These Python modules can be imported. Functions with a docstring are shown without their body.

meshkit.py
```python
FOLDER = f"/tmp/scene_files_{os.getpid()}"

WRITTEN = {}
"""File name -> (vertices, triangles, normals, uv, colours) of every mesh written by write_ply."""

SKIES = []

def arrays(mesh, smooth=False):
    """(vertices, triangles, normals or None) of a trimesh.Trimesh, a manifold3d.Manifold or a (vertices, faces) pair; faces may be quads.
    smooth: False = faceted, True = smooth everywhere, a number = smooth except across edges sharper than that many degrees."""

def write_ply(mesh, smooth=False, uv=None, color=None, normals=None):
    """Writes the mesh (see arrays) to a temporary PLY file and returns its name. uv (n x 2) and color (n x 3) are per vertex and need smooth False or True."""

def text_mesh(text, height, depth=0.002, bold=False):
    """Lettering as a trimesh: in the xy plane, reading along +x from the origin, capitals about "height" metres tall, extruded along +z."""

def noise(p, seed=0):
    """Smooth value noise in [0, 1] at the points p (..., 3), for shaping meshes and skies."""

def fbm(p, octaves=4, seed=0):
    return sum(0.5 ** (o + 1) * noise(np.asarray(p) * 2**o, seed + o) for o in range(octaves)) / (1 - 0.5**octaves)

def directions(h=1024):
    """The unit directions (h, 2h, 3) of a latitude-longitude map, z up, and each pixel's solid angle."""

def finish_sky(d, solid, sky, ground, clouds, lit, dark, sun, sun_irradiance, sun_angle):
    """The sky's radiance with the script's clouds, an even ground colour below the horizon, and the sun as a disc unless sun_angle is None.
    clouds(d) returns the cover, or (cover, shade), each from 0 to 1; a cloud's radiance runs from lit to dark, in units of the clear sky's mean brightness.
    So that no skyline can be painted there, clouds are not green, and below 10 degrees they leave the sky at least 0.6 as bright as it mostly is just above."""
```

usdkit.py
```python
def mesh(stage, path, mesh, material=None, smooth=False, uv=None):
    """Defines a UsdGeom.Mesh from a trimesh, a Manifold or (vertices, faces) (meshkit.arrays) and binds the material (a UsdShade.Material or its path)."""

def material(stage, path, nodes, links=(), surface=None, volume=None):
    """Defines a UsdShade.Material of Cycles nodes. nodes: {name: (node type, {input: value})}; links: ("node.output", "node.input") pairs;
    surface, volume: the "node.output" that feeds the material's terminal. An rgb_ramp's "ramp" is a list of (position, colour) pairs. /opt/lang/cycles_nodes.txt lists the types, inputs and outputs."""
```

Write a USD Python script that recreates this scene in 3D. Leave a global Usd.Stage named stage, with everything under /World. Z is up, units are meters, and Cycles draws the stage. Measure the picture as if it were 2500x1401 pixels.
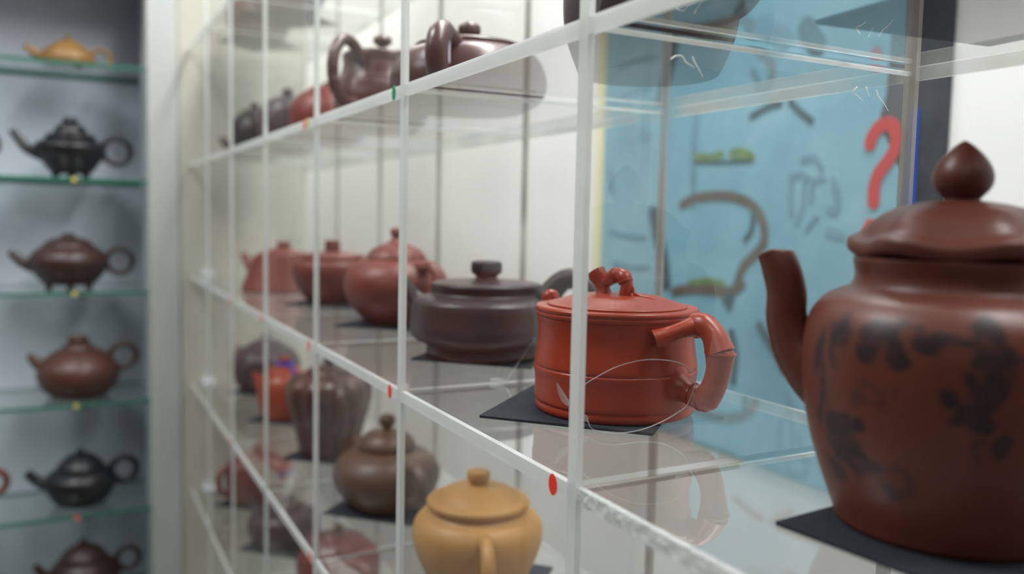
import math
import numpy as np
import trimesh
from shapely.geometry import Polygon, LineString, Point
from shapely.ops import unary_union
import meshkit
import usdkit
from pxr import Usd, UsdGeom, UsdLux, UsdShade, Gf, Sdf

stage = Usd.Stage.CreateInMemory()
UsdGeom.SetStageUpAxis(stage, UsdGeom.Tokens.z)
UsdGeom.SetStageMetersPerUnit(stage, 1.0)
world = UsdGeom.Xform.Define(stage, '/World')
stage.SetDefaultPrim(world.GetPrim())
UsdGeom.Scope.Define(stage, '/World/Looks')

Z0 = 1.20                       # height of the middle acrylic shelf above the floor

# ------------------------------------------------------------------ camera
FPX = 2099.3                    # focal length in pixels of the 2500 px wide picture
EYE = np.array([0.34602, -0.21328, 0.12773 + Z0])
YAW, PITCH, ROLL = -1.09329, -0.08092, 0.02081
fw = np.array([math.sin(YAW) * math.cos(PITCH), math.cos(YAW) * math.cos(PITCH), math.sin(PITCH)])
rt = np.cross(fw, [0, 0, 1]); rt /= np.linalg.norm(rt)
up = np.cross(rt, fw)
rr = rt * math.cos(ROLL) + up * math.sin(ROLL)
uu = -rt * math.sin(ROLL) + up * math.cos(ROLL)
cam = UsdGeom.Camera.Define(stage, '/World/camera')
M = Gf.Matrix4d(*rr, 0, *uu, 0, *(-fw), 0, *EYE, 1)
cam.AddTransformOp().Set(M)
cam.CreateHorizontalApertureAttr(36.0)
cam.CreateVerticalApertureAttr(36.0 * 1401 / 2500)
cam.CreateFocalLengthAttr(36.0 * FPX / 2500)
cam.CreateFStopAttr(4.2)
cam.CreateFocusDistanceAttr(0.50)
cam.CreateClippingRangeAttr(Gf.Vec2f(0.02, 60))
cam.CreateExposureAttr(0.15)

# ------------------------------------------------------------------ light
def rect_light(name, pos, w, h, power, color=(1, 1, 1)):
    l = UsdLux.RectLight.Define(stage, '/World/' + name)
    l.AddTranslateOp().Set(Gf.Vec3d(*pos))          # shines along -z, straight down
    l.CreateWidthAttr(w); l.CreateHeightAttr(h)
    l.CreateIntensityAttr(power); l.CreateColorAttr(Gf.Vec3f(*color))
    return l

CEIL = 2.75
rect_light('ceiling_lamp_near', (-0.65, -0.85, CEIL - 0.03), 0.5, 0.5, 30.0, (0.97, 0.985, 1.0))
rect_light('ceiling_lamp_far', (-0.9, -2.0, CEIL - 0.03), 0.6, 0.6, 11.0, (0.97, 0.985, 1.0))
rect_light('ceiling_lamp_right', (1.2, -1.3, CEIL - 0.03), 1.2, 0.6, 1.5, (0.97, 0.985, 1.0))
rect_light('ceiling_lamp_wall', (-0.05, 0.42, CEIL - 0.03), 1.9, 0.25, 37.0, (0.965, 0.985, 1.0))
rect_light('ceiling_lamp_behind', (-2.5, 0.15, CEIL - 0.03), 1.2, 0.5, 14.0, (1.0, 0.985, 0.94))
dome = UsdLux.DomeLight.Define(stage, '/World/sky')
dome.CreateIntensityAttr(0.1)

# ------------------------------------------------------------------ helpers
def lin(r, g, b):
    f = lambda c: (c / 255) / 12.92 if c <= 10 else ((c / 255 + 0.055) / 1.055) ** 2.4
    return (f(r), f(g), f(b))

names = {}
def numbered(parent, name):
    k = names.get((parent, name), 0); names[(parent, name)] = k + 1
    return name if k == 0 else f'{name}_{k:03d}'

def tag(p, label=None, cat=None, group=None, kind=None):
    p = p.GetPrim() if hasattr(p, 'GetPrim') else p
    for k, v in (('label', label), ('category', cat), ('group', group), ('kind', kind)):
        if v: p.SetCustomDataByKey(k, v)
    return p

def thing(name, label, cat, loc=(0, 0, 0), rz=0.0, group=None, kind=None):
    path = '/World/' + numbered('/World', name)
    x = UsdGeom.Xform.Define(stage, path)
    x.AddTranslateOp().Set(Gf.Vec3d(*map(float, loc)))
    if rz: x.AddRotateZOp().Set(float(rz))
    tag(x, label, cat, group, kind)
    return path

def obj(name, mesh, mat, parent='/World', smooth=35, label=None):
    path = parent + '/' + numbered(parent, name)
    m = usdkit.mesh(stage, path, mesh, MAT[mat] if isinstance(mat, str) else mat, smooth=smooth)
    if label: tag(m, label)
    return path

def box(x0, x1, y0, y1, z0, z1, bevel=0.0):
    if bevel <= 0:
        b = trimesh.creation.box([x1 - x0, y1 - y0, z1 - z0])
        b.apply_translation([(x0 + x1) / 2, (y0 + y1) / 2, (z0 + z1) / 2]); return b
    pts = []
    for i in range(3):
        lo = [x0 + bevel, y0 + bevel, z0 + bevel]; hi = [x1 - bevel, y1 - bevel, z1 - bevel]
        lo[i] -= bevel; hi[i] += bevel
        for c in np.ndindex(2, 2, 2):
            pts.append([(lo, hi)[c[k]][k] for k in range(3)])
    return trimesh.convex.convex_hull(np.array(pts))

def cat_rom(P, n):
    """Points on a Catmull-Rom curve through P (k x d), n per span."""
    P = np.asarray(P, float)
    if len(P) == 2: return np.linspace(P[0], P[1], n + 1)
    E = np.vstack([2 * P[0] - P[1], P, 2 * P[-1] - P[-2]]); out = []
    for i in range(1, len(E) - 2):                      # centripetal, so that uneven spacing does not overshoot
        p0, p1, p2, p3 = E[i - 1:i + 3]
        k = [max(np.linalg.norm(q - p) ** .5, 1e-6) for p, q in ((p0, p1), (p1, p2), (p2, p3))]
        t0, t1, t2, t3 = 0, k[0], k[0] + k[1], k[0] + k[1] + k[2]
        for t in t1 + (t2 - t1) * np.arange(n) / n:
            a1 = ((t1 - t) * p0 + (t - t0) * p1) / (t1 - t0); a2 = ((t2 - t) * p1 + (t - t1) * p2) / (t2 - t1); a3 = ((t3 - t) * p2 + (t - t2) * p3) / (t3 - t2)
            b1 = ((t2 - t) * a1 + (t - t0) * a2) / (t2 - t0); b2 = ((t3 - t) * a2 + (t - t1) * a3) / (t3 - t1)
            out.append(((t2 - t) * b1 + (t - t1) * b2) / (t2 - t1))
    return np.array(out + [P[-1]])

def profile(pts, n=7):
    """(r, z) points, in cm; a third entry marks a sharp corner."""
    runs, cur = [], []
    for p in pts:
        cur.append(p[:2])
        if len(p) > 2 and len(cur) > 1:
            runs.append(cur); cur = [p[:2]]
    if len(cur) > 1: runs.append(cur)
    out = [np.array(runs[0][0], float)[None]]
    for r in runs: out.append(cat_rom(r, n)[1:])
    c = np.vstack(out); c[:, 0] = np.maximum(c[:, 0], 0)
    zs = [p[1] for p in pts]; c[:, 1] = np.clip(c[:, 1], min(zs), max(zs))
    return c

def lathe(pts, seg=72, n=7, lobe=None):
    """Closed solid of revolution about z; pts in cm from axis to axis. lobe(phi, r, z) -> (r, z) may shape it."""
    c = profile(pts, n)
    if c[0, 0] > 1e-6: c = np.vstack([[0, c[0, 1]], c])
    if c[-1, 0] > 1e-6: c = np.vstack([c, [0, c[-1, 1]]])
    mid = c[1:-1]; phi = np.arange(seg) * 2 * np.pi / seg
    R = np.repeat(mid[:, 0][:, None], seg, 1); Zc = np.repeat(mid[:, 1][:, None], seg, 1)
    if lobe is not None: R, Zc = lobe(phi[None], R, Zc)
    v = np.stack([R * np.cos(phi), R * np.sin(phi), Zc], -1).reshape(-1, 3)
    v = np.vstack([v, [0, 0, c[0, 1]], [0, 0, c[-1, 1]]]); m = len(mid); f = []
    i, j = np.meshgrid(np.arange(m - 1), np.arange(seg), indexing='ij'); j2 = (j + 1) % seg
    a, b, d, e = i * seg + j, i * seg + j2, (i + 1) * seg + j2, (i + 1) * seg + j
    f = np.vstack([np.stack([a, b, d], -1).reshape(-1, 3), np.stack([a, d, e], -1).reshape(-1, 3)])
    j = np.arange(seg); j2 = (j + 1) % seg; s, t = m * seg, m * seg + 1
    f = np.vstack([f, np.stack([np.full(seg, s), j2, j], -1), np.stack([np.full(seg, t), (m - 1) * seg + j, (m - 1) * seg + j2], -1)])
    return trimesh.Trimesh(v * 0.01, f, process=False)

def tube(P, R, seg=20, n=6, flat=1.0, round_ends=True, straight=False):
    """Swept tube, in cm; R per point (radius) ; flat squashes it across the sideways direction."""
    P = np.asarray(P, float); R = np.broadcast_to(np.asarray(R, float), (len(P),))
    Q = np.column_stack([P, R])
    Q = Q if straight else cat_rom(Q, n)
    C, r = Q[:, :3], np.maximum(Q[:, 3], 1e-4)
    T = np.gradient(C, axis=0); T /= np.linalg.norm(T, axis=1)[:, None]
    if round_ends:
        k = [0.94, 0.75, 0.45]
        a = [(C[0] - T[0] * r[0] * h * 0.6, r[0] * q) for h, q in ((1, .25), (.8, .62), (.45, .88))]
        b = [(C[-1] + T[-1] * r[-1] * h * 0.6, r[-1] * q) for h, q in ((.45, .88), (.8, .62), (1, .25))]
        C = np.vstack([[p for p, _ in a], C, [p for p, _ in b]])
        r = np.concatenate([[q for _, q in a], r, [q for _, q in b]])
        T = np.vstack([np.repeat(T[:1], 3, 0), T, np.repeat(T[-1:], 3, 0)])
    N = np.cross(T[0], [0, 1, 0]) if abs(T[0][1]) < 0.9 else np.cross(T[0], [1, 0, 0])
    N /= np.linalg.norm(N); rings = []
    ph = np.arange(seg) * 2 * np.pi / seg
    for c, t, q in zip(C, T, r):
        N = N - t * (N @ t); N /= np.linalg.norm(N); B = np.cross(t, N)
        rings.append(c + q * (np.cos(ph)[:, None] * N + flat * np.sin(ph)[:, None] * B))
    v = np.vstack(rings + [C[:1], C[-1:]]); m = len(C)
    i, j = np.meshgrid(np.arange(m - 1), np.arange(seg), indexing='ij'); j2 = (j + 1) % seg
    a, b, d, e = i * seg + j, i * seg + j2, (i + 1) * seg + j2, (i + 1) * seg + j
    f = np.vstack([np.stack([a, b, d], -1).reshape(-1, 3), np.stack([a, d, e], -1).reshape(-1, 3)])
    j = np.arange(seg); j2 = (j + 1) % seg
    f = np.vstack([f, np.stack([np.full(seg, m * seg), j2, j], -1), np.stack([np.full(seg, m * seg + 1), (m - 1) * seg + j, (m - 1) * seg + j2], -1)])
    g = trimesh.Trimesh(v * 0.01, f, process=False)
    return g

def cat(*ms): return trimesh.util.concatenate([m for m in ms])

# ------------------------------------------------------------------ materials
MAT = {}
def mat(name, nodes, links=(), surface='p.BSDF'):
    MAT[name] = usdkit.material(stage, '/World/Looks/' + name, nodes, links, surface=surface)

def paint(name, rgb, rough=0.6, vary=0.04, scale=6.0, spec=0.4):
    a = np.array(lin(*rgb)); 
    mat(name, {'t': ('texture_coordinate', {}), 'n': ('noise_texture', {'scale': scale, 'detail': 3.0}),
               'r': ('rgb_ramp', {'ramp': [(0.3, tuple(a * (1 - vary))), (0.7, tuple(np.minimum(a * (1 + vary), 0.95)))]}),
               'p': ('principled_bsdf', {'roughness': rough, 'specular_ior_level': spec})},
        [('t.object', 'n.vector'), ('n.fac', 'r.fac'), ('r.color', 'p.base_color')])

def clay(name, rgb, rough=0.42, vary=0.10, spec=0.45, bump=0.12):
    a = np.array(lin(*rgb))
    mat(name, {'t': ('texture_coordinate', {}),
               'n': ('noise_texture', {'scale': 28.0, 'detail': 4.0, 'roughness': 0.6}),
               'g': ('noise_texture', {'scale': 900.0, 'detail': 2.0}),
               'r': ('rgb_ramp', {'ramp': [(0.25, tuple(a * (1 - vary))), (0.75, tuple(np.minimum(a * (1 + vary), 1)))]}),
               'b': ('bump', {'strength': bump, 'distance': 0.0006}),
               'p': ('principled_bsdf', {'roughness': rough, 'specular_ior_level': spec})},
        [('t.object', 'n.vector'), ('t.object', 'g.vector'), ('n.fac', 'r.fac'), ('r.color', 'p.base_color'),
         ('g.fac', 'b.height'), ('b.normal', 'p.normal')])

def pane(name, tint=(0.985, 0.99, 0.985), ior=1.49, rough=0.012, dust=0.012, dust_rgb=(0.8, 0.8, 0.8)):
    """A clear sheet: what both of its faces reflect, a little dust, and the rest passes straight through."""
    mat(name, {'geo': ('geometry', {}),
               'ior': ('mix_float', {'a': ior, 'b': 1 / ior}),
               'fr': ('fresnel', {}),
               'two': ('math', {'math_type': 'multiply', 'value2': 2.0}),
               'one': ('math', {'math_type': 'add', 'value2': 1.0}),
               'slab': ('math', {'math_type': 'divide'}),
               'clear': ('transparent_bsdf', {'color': tint}),
               'gloss': ('glossy_bsdf', {'color': (0.97, 0.97, 0.97), 'roughness': rough, 'distribution': 'ggx'}),
               'mix': ('mix_closure', {}),
               't': ('texture_coordinate', {}),
               'n': ('noise_texture', {'scale': 9.0, 'detail': 6.0, 'roughness': 0.7}),
               'dr': ('map_range', {'from_min': 0.35, 'from_max': 0.75, 'to_min': dust * 0.5, 'to_max': dust * 1.6, 'clamp': True}),
               'dust': ('diffuse_bsdf', {'color': dust_rgb}),
               'out': ('mix_closure', {})},
        [('geo.backfacing', 'ior.fac'), ('ior.result', 'fr.IOR'), ('fr.fac', 'two.value1'), ('fr.fac', 'one.value1'),
         ('two.value', 'slab.value1'), ('one.value', 'slab.value2'), ('slab.value', 'mix.fac'),
         ('clear.BSDF', 'mix.closure1'), ('gloss.BSDF', 'mix.closure2'),
         ('t.object', 'n.vector'), ('n.fac', 'dr.value'), ('dr.result', 'out.fac'),
         ('mix.closure', 'out.closure1'), ('dust.BSDF', 'out.closure2')], surface='out.closure')

def edge(name, rgb, clear=0.25, rough=0.22, bump=0.3, scale=60.0):
    """The sawn and polished edge of a clear sheet: it glows pale with the light carried inside the sheet."""
    c = lin(*rgb)
    mat(name, {'t': ('texture_coordinate', {}), 'n': ('noise_texture', {'scale': scale, 'detail': 3.0}), 'lo': ('noise_texture', {'scale': 14.0, 'detail': 2.0}),
               'cl': ('map_range', {'from_min': 0.35, 'from_max': 0.65, 'to_min': clear * 0.55, 'to_max': min(clear * 1.6, 0.93), 'clamp': True}),
               'b': ('bump', {'strength': bump, 'distance': 0.002 if bump < 0.9 else 0.006}),
               'p': ('principled_bsdf', {'base_color': c, 'roughness': rough, 'specular_ior_level': 0.6}),
               'tl': ('translucent_bsdf', {'color': c}),
               'm1': ('mix_closure', {'fac': 0.35}),
               'tr': ('transparent_bsdf', {'color': (0.95, 0.96, 0.95)}),
               'm2': ('mix_closure', {})},
        [('t.object', 'n.vector'), ('t.object', 'lo.vector'), ('lo.fac', 'cl.value'), ('cl.result', 'm2.fac'), ('n.fac', 'b.height'), ('b.normal', 'p.normal'),
         ('p.BSDF', 'm1.closure1'), ('tl.BSDF', 'm1.closure2'), ('m1.closure', 'm2.closure1'), ('tr.BSDF', 'm2.closure2')],
        surface='m2.closure')

paint('wall_white', (226, 226, 222), 0.75, 0.015, 2.0, 0.2)
paint('wall_grey', (76, 74, 72), 0.75, 0.02, 2.0, 0.2)
paint('ceiling_white', (235, 235, 232), 0.8, 0.01)
paint('floor_grey', (116, 112, 108), 0.45, 0.06, 3.0)
paint('cabinet_white', (168, 171, 166), 0.45, 0.02)
paint('panel_cream', (172, 170, 157), 0.6, 0.02)
paint('cabinet_back', (182, 187, 195), 0.7, 0.03)
paint('foam_black', (44, 46, 52), 0.85, 0.10, 300.0, 0.2)
paint('sticker_red', (242, 58, 34), 0.5, 0.02)
paint('sticker_green', (20, 152, 92), 0.5, 0.02)
paint('sticker_yellow', (206, 186, 84), 0.5, 0.02)
paint('bracket_white', (200, 202, 206), 0.3, 0.01)
paint('ribbon_blue', (62, 60, 190), 0.5, 0.05)
paint('paper_white', (226, 234, 244), 0.5, 0.01)
paint('clip_dark', (52, 50, 48), 0.5, 0.05)
pane('acrylic_clear')
pane('shelf_glass', tint=(0.86, 0.94, 0.91), ior=1.52, rough=0.01, dust=0.03)
edge('acrylic_edge', (230, 231, 227))
edge('acrylic_edge_rough', (228, 230, 229), 0.3, 0.12, 1.0, 150.0)
edge('acrylic_joint', (206, 206, 200), 0.35, 0.25, 0.4, 90.0)
edge('acrylic_back_upright', (172, 168, 160), 0.4, 0.15, 0.2, 60.0)
edge('acrylic_back', (214, 214, 208), 0.82, 0.15, 0.2, 60.0)
edge('acrylic_slot', (230, 232, 232), 0.5, 0.15, 0.8, 160.0)
edge('glass_edge_green', (66, 128, 108), 0.1, 0.15, 0.0)
edge('plastic_clear', (226, 222, 222), 0.6, 0.2, 0.0)

clay('clay_orange', (148, 53, 30), 0.31, 0.07)
clay('clay_dark', (56, 46, 46), 0.36, 0.10)
clay('clay_red', (114, 53, 43), 0.42)
clay('clay_red_brown', (104, 50, 42), 0.42)
clay('clay_mustard', (182, 133, 72), 0.45, 0.05)
clay('clay_brown', (80, 58, 50), 0.42)
clay('clay_purple_brown', (80, 50, 46), 0.28)
clay('clay_purple', (62, 49, 53), 0.35)
clay('clay_black', (27, 25, 27), 0.35)
clay('clay_ochre', (116, 84, 40), 0.5)
clay('clay_cedar', (74, 43, 33), 0.42)
clay('clay_vermilion', (106, 38, 30), 0.42)
clay('clay_pink', (168, 84, 74), 0.4)
clay('clay_maroon', (54, 32, 28), 0.4)

# ------------------------------------------------------------------ the room
XL, XR, YF, YB = -3.6, 2.6, -3.2, 0.65
def room(name, mesh, m): tag(stage.GetPrimAtPath(obj(name, mesh, m, smooth=False)), kind='structure')
room('floor', box(XL, XR, YF, YB, -0.05, 0), 'floor_grey')
room('ceiling', box(XL, XR, YF, YB, CEIL, CEIL + 0.05), 'ceiling_white')
room('wall_back', box(XL, XR, YB, YB + 0.08, 0, CEIL), 'wall_white')
room('wall_left', box(XL - 0.08, XL, YF, YB, 0, CEIL), 'wall_white')
room('wall_right', box(XR, XR + 0.08, YF, YB, 0, CEIL), 'wall_grey')
room('wall_front', box(XL, XR, YF - 0.08, YF, 0, CEIL), 'wall_grey')

# ------------------------------------------------------------------ the clear acrylic rack
W, D, T = 0.24308, 0.23153, 0.008
ROWS = [0.44, 0.22, 0.0, -0.21707, -0.43414, -0.6512]        # top faces of the shelves, from the middle shelf
JF = {1: 0.0006, 2: 0.0009, 3: 0.0005, 4: 0.0011}             # the sheets stand slightly askew
JB = {1: -0.0043, 2: 0.0027, 3: 0.0007, 4: -0.0003, 5: -0.001, 6: -0.0009}
XE = -6 * W                                                     # where the rack meets the end panel
def xf(k): return -(k - 1) * W + JF.get(k, 0)
def xb(k): return -(k - 1) * W + JB.get(k, 0)
ZTOP = 0.66
rack = thing('acrylic_display_rack', 'clear acrylic egg-crate rack of square cells full of teapots', 'display rack', (0, 0, Z0))

def quad_prism(xa0, xa1, xb0, xb1, y0, y1, z0, z1):
    """Box whose x limits differ at y0 and y1."""
    v = [[xa0, y0, z0], [xa1, y0, z0], [xb1, y1, z0], [xb0, y1, z0], [xa0, y0, z1], [xa1, y0, z1], [xb1, y1, z1], [xb0, y1, z1]]
    return trimesh.convex.convex_hull(np.array(v))

def lerp(k, y): return xf(k) + (xb(k) - xf(k)) * y / D

EDG = 0.0035
for k in range(0, 7):
    z0, z1 = ROWS[-1] - T, ZTOP
    v = np.array([[xf(k), EDG, z0], [xb(k), D - EDG, z0], [xb(k), D - EDG, z1], [xf(k), EDG, z1]])
    dv = obj('divider', (v, np.array([[0, 1, 2], [0, 2, 3]])), 'acrylic_clear', rack, smooth=False)
    h = T / 2; g = .0013
    obj('divider_edge', quad_prism(xf(k) - h, xf(k) + h, lerp(k, EDG) - h, lerp(k, EDG) + h, 0, EDG, z0, z1), 'acrylic_edge', dv, smooth=False)
    obj('divider_edge', quad_prism(lerp(k, D - EDG) - h, lerp(k, D - EDG) + h, xb(k) - h, xb(k) + h, D - EDG, D, z0, z1), 'acrylic_back_upright', dv, smooth=False)
    for z in ROWS:                                             # glued joints; the rear half is the cut slot
        for ya, yb, mm in ((EDG, D * 0.46, 'acrylic_joint'), (D * 0.46, D - EDG, 'acrylic_slot')):
            obj('joint', quad_prism(lerp(k, ya) - g, lerp(k, ya) + g, lerp(k, yb) - g, lerp(k, yb) + g, ya, yb, z - T + .0032, z - .0026), mm, dv, smooth=False)

# strings of glue left beside the first upright
GLUE = [[(-.68, 5.19, 20.69), (-.68, 5.51, 20.87), (-.68, 5.89, 20.89), (-.68, 6.11, 20.65), (-.68, 6.42, 20.52), (-.68, 6.68, 20.42)], [(-.68, 6.55, 20.93), (-.68, 6.72, 20.65), (-.68, 6.94, 20.41), (-.68, 7.25, 20.03)],
        [(-.68, 18.53, 20.52), (-.68, 18.19, 20.21), (-.68, 18.56, 20.06), (-.68, 18.98, 19.82)], [(-.68, 19.25, 20.58), (-.68, 19.41, 20.27), (-.68, 19.59, 20.06)], [(-.68, 20.13, 20.47), (-.68, 20.37, 20.12), (-.68, 20.73, 19.87), (-.68, 21.25, 19.39)]]
for gl in GLUE:
    gl = [(lerp(1, q[1] / 100) * 100 - .1, q[1], q[2]) for q in gl]
    obj('glue_string', tube(gl, np.linspace(.05, .015, len(gl)), 8, 4), 'acrylic_slot', rack)

for r_, z in enumerate(ROWS):
    for n in range(0, 7):
        h = T / 2
        a1, b1 = xf(n) - h, xb(n) - h
        a0, b0 = (xf(n + 1) + h, xb(n + 1) + h) if n < 6 else (XE, XE)
        e = EDG
        la = lambda y: a0 + (b0 - a0) * y / D
        lb = lambda y: a1 + (b1 - a1) * y / D
        v = np.array([[la(e), e, z], [lb(e), e, z], [lb(D - e), D - e, z], [la(D - e), D - e, z]])
        sh = obj('shelf', (v, np.array([[0, 1, 2], [0, 2, 3]])), 'acrylic_clear', rack, smooth=False)
        obj('shelf_edge', quad_prism(la(0), lb(0), la(e), lb(e), 0, e, z - T, z), 'acrylic_edge_rough' if (n == 0 and z == 0.0) else 'acrylic_edge', sh, smooth=False)
        obj('shelf_edge', quad_prism(la(D - e), lb(D - e), la(D), lb(D), D - e, D, z - T, z), 'acrylic_back', sh, smooth=False)

pl = thing('display_plinth', 'low white plinth under the clear acrylic rack', 'plinth', (0, 0, 0))
obj('body', box(XE, W + 0.01, 0.01, D, 0.06, Z0 + ROWS[-1] - T - 0.001, 0.002), 'cabinet_white', pl, smooth=False)
obj('toe_kick', box(XE, W, 0.03, D - 0.01, 0, 0.06), 'cabinet_white', pl, smooth=False)

# white board that closes the far end of the rack
tag(stage.GetPrimAtPath(obj('end_panel', box(XE - 0.018, XE - 0.0005, -0.018, D, 0, Z0 + 1.0, 0.001), 'panel_cream', smooth=False)),
    'cream board closing the far left end of the clear rack', 'panel')
for z, nm in ((0.0, 'orange-dot middle shelf'), (-0.21707, 'shelf below the middle one'), (-0.43414, 'lowest visible shelf')):
    v = np.array([[0, 0, 0], [.026, 0, 0], [.026, .003, 0], [0, .003, 0]])
    br = cat(box(XE, XE + 0.003, 0.022, 0.045, Z0 + z + .0005, Z0 + z + 0.012, 0.001), box(XE, XE + 0.030, 0.022, 0.045, Z0 + z + .0005, Z0 + z + 0.0035, 0.001))
    tag(stage.GetPrimAtPath(obj('shelf_bracket', br, 'bracket_white', smooth=False)),
        {0.0: 'small white corner bracket at the far end of the middle shelf, uppermost of three', -0.21707: 'small white corner bracket at the end panel, middle one of three', -0.43414: 'small white corner bracket at the end panel, lowest of three'}[z], 'bracket')

# ------------------------------------------------------------------ glass cabinet at the far left
XC = -1.458
CAB = thing('glass_shelf_cabinet', 'white framed wall cabinet with green-edged glass shelves of teapots', 'cabinet', (XC, 0, 0))
CY0, CY1, CD = -1.30, -0.018, 0.20
obj('frame_post', box(-0.05, 0.004, -0.074, CY1 - 0.0005, 0, Z0 + 0.95, 0.002), 'cabinet_white', CAB, smooth=False)
obj('frame_post', box(-0.05, 0.004, CY0, CY0 + 0.056, 0, Z0 + 0.95, 0.002), 'cabinet_white', CAB, smooth=False)
obj('back_panel', box(-CD - 0.012, -CD, CY0, CY1, 0, Z0 + 0.95), 'cabinet_back', CAB, smooth=False)
obj('side_panel', box(-CD, -0.05, -0.074 + 0.001, CY1 - 0.001, 0, Z0 + 0.95), 'cabinet_back', CAB, smooth=False)
obj('side_panel', box(-CD, -0.05, CY0, CY0 + 0.056, 0, Z0 + 0.95), 'cabinet_back', CAB, smooth=False)
obj('top_panel', box(-CD, 0.0, CY0 + 0.056, -0.074, Z0 + 0.585, Z0 + 0.95), 'cabinet_white', CAB, smooth=False)
obj('base_panel', box(-CD, 0.0, CY0 + 0.056, -0.074, 0, Z0 - 0.90), 'cabinet_white', CAB, smooth=False)
GZ = [0.397, 0.184, -0.029, -0.243, -0.4595, -0.674]
GT = 0.006
for z in GZ:
    y0, y1 = CY0 + 0.056, -0.0745
    v = np.array([[-CD, y0, z], [-0.004, y0, z], [-0.004, y1, z], [-CD, y1, z]]) + [0, 0, Z0]
    g = obj('glass_shelf', (v, np.array([[0, 1, 2], [0, 2, 3]])), 'shelf_glass', CAB, smooth=False)
    obj('glass_edge', box(-0.004, 0.0, y0, y1, Z0 + z - GT, Z0 + z), 'glass_edge_green', g, smooth=False)
    obj('glass_edge', box(-CD, -CD + 0.003, y0, y1, Z0 + z - GT, Z0 + z), 'glass_edge_green', g, smooth=False)
    obj('shelf_clip', box(-0.012, 0.002, -0.196, -0.184, Z0 + z - GT - 0.006, Z0 + z - GT, 0.001), 'clip_dark', g, smooth=False)

# ------------------------------------------------------------------ teapots
def lid_of(parent, lid, knob, m, lobe=None, knob_mesh=None, klobe=None):
    l = obj('lid', lathe(lid, lobe=lobe), m, parent)
    if knob_mesh is not None: obj('knob', knob_mesh, m, l)
    elif knob: obj('knob', lathe(knob, 40, lobe=klobe), m, l)
    return l

def ring_handle(ra, za, rb, zb, out, r=0.5, flat=1.0, up=0.0):
    """Ear-shaped handle from (ra, za) on the body out to radius `out` and back to (rb, zb); it lies at -x."""
    zm = (za + zb) / 2 + up * .5; rm = (ra + rb) / 2
    cx = rm + (out - rm) * .44; a, b = out - cx, (za - zb) / 2 * 1.06 + up * .5
    P = [(-ra + .4, 0, za - .1)] + [(-cx - a * math.cos(math.radians(t)), 0, zm + b * math.sin(math.radians(t))) for t in (112, 78, 45, 12, -22, -55, -88)] + [(-rb + .4, 0, zb)]
    return tube(P, [r * 1.2] + [r] * 7 + [r * 1.15], 20, 6, flat)

def round_handle(cx, cz, ro, r):
    """A plain ring pressed against the body at -x."""
    P = [(-cx - ro * math.cos(math.radians(t)), 0, cz + ro * math.sin(math.radians(t))) for t in range(180, -181, -24)]
    return tube(P, r, 20, 4)

def spout_of(r0, z0, r1, z1, bend=0.25, ra=1.1, rb=0.55, base=0.6):
    """Spout at +x from (r0, z0) on the body up to its tip at (r1, z1)."""
    P = [(r0 - base, 0, z0 - .1), (r0 + (r1 - r0) * .40, 0, z0 + (z1 - z0) * (.35 - bend * .6)), (r0 + (r1 - r0) * .72, 0, z0 + (z1 - z0) * (.65 - bend * .3)), (r1, 0, z1)]
    return tube(P, [ra * 1.15, ra * .85, (ra + rb) * .45, rb], 18, 6, 1.0, round_ends=False)

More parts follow.
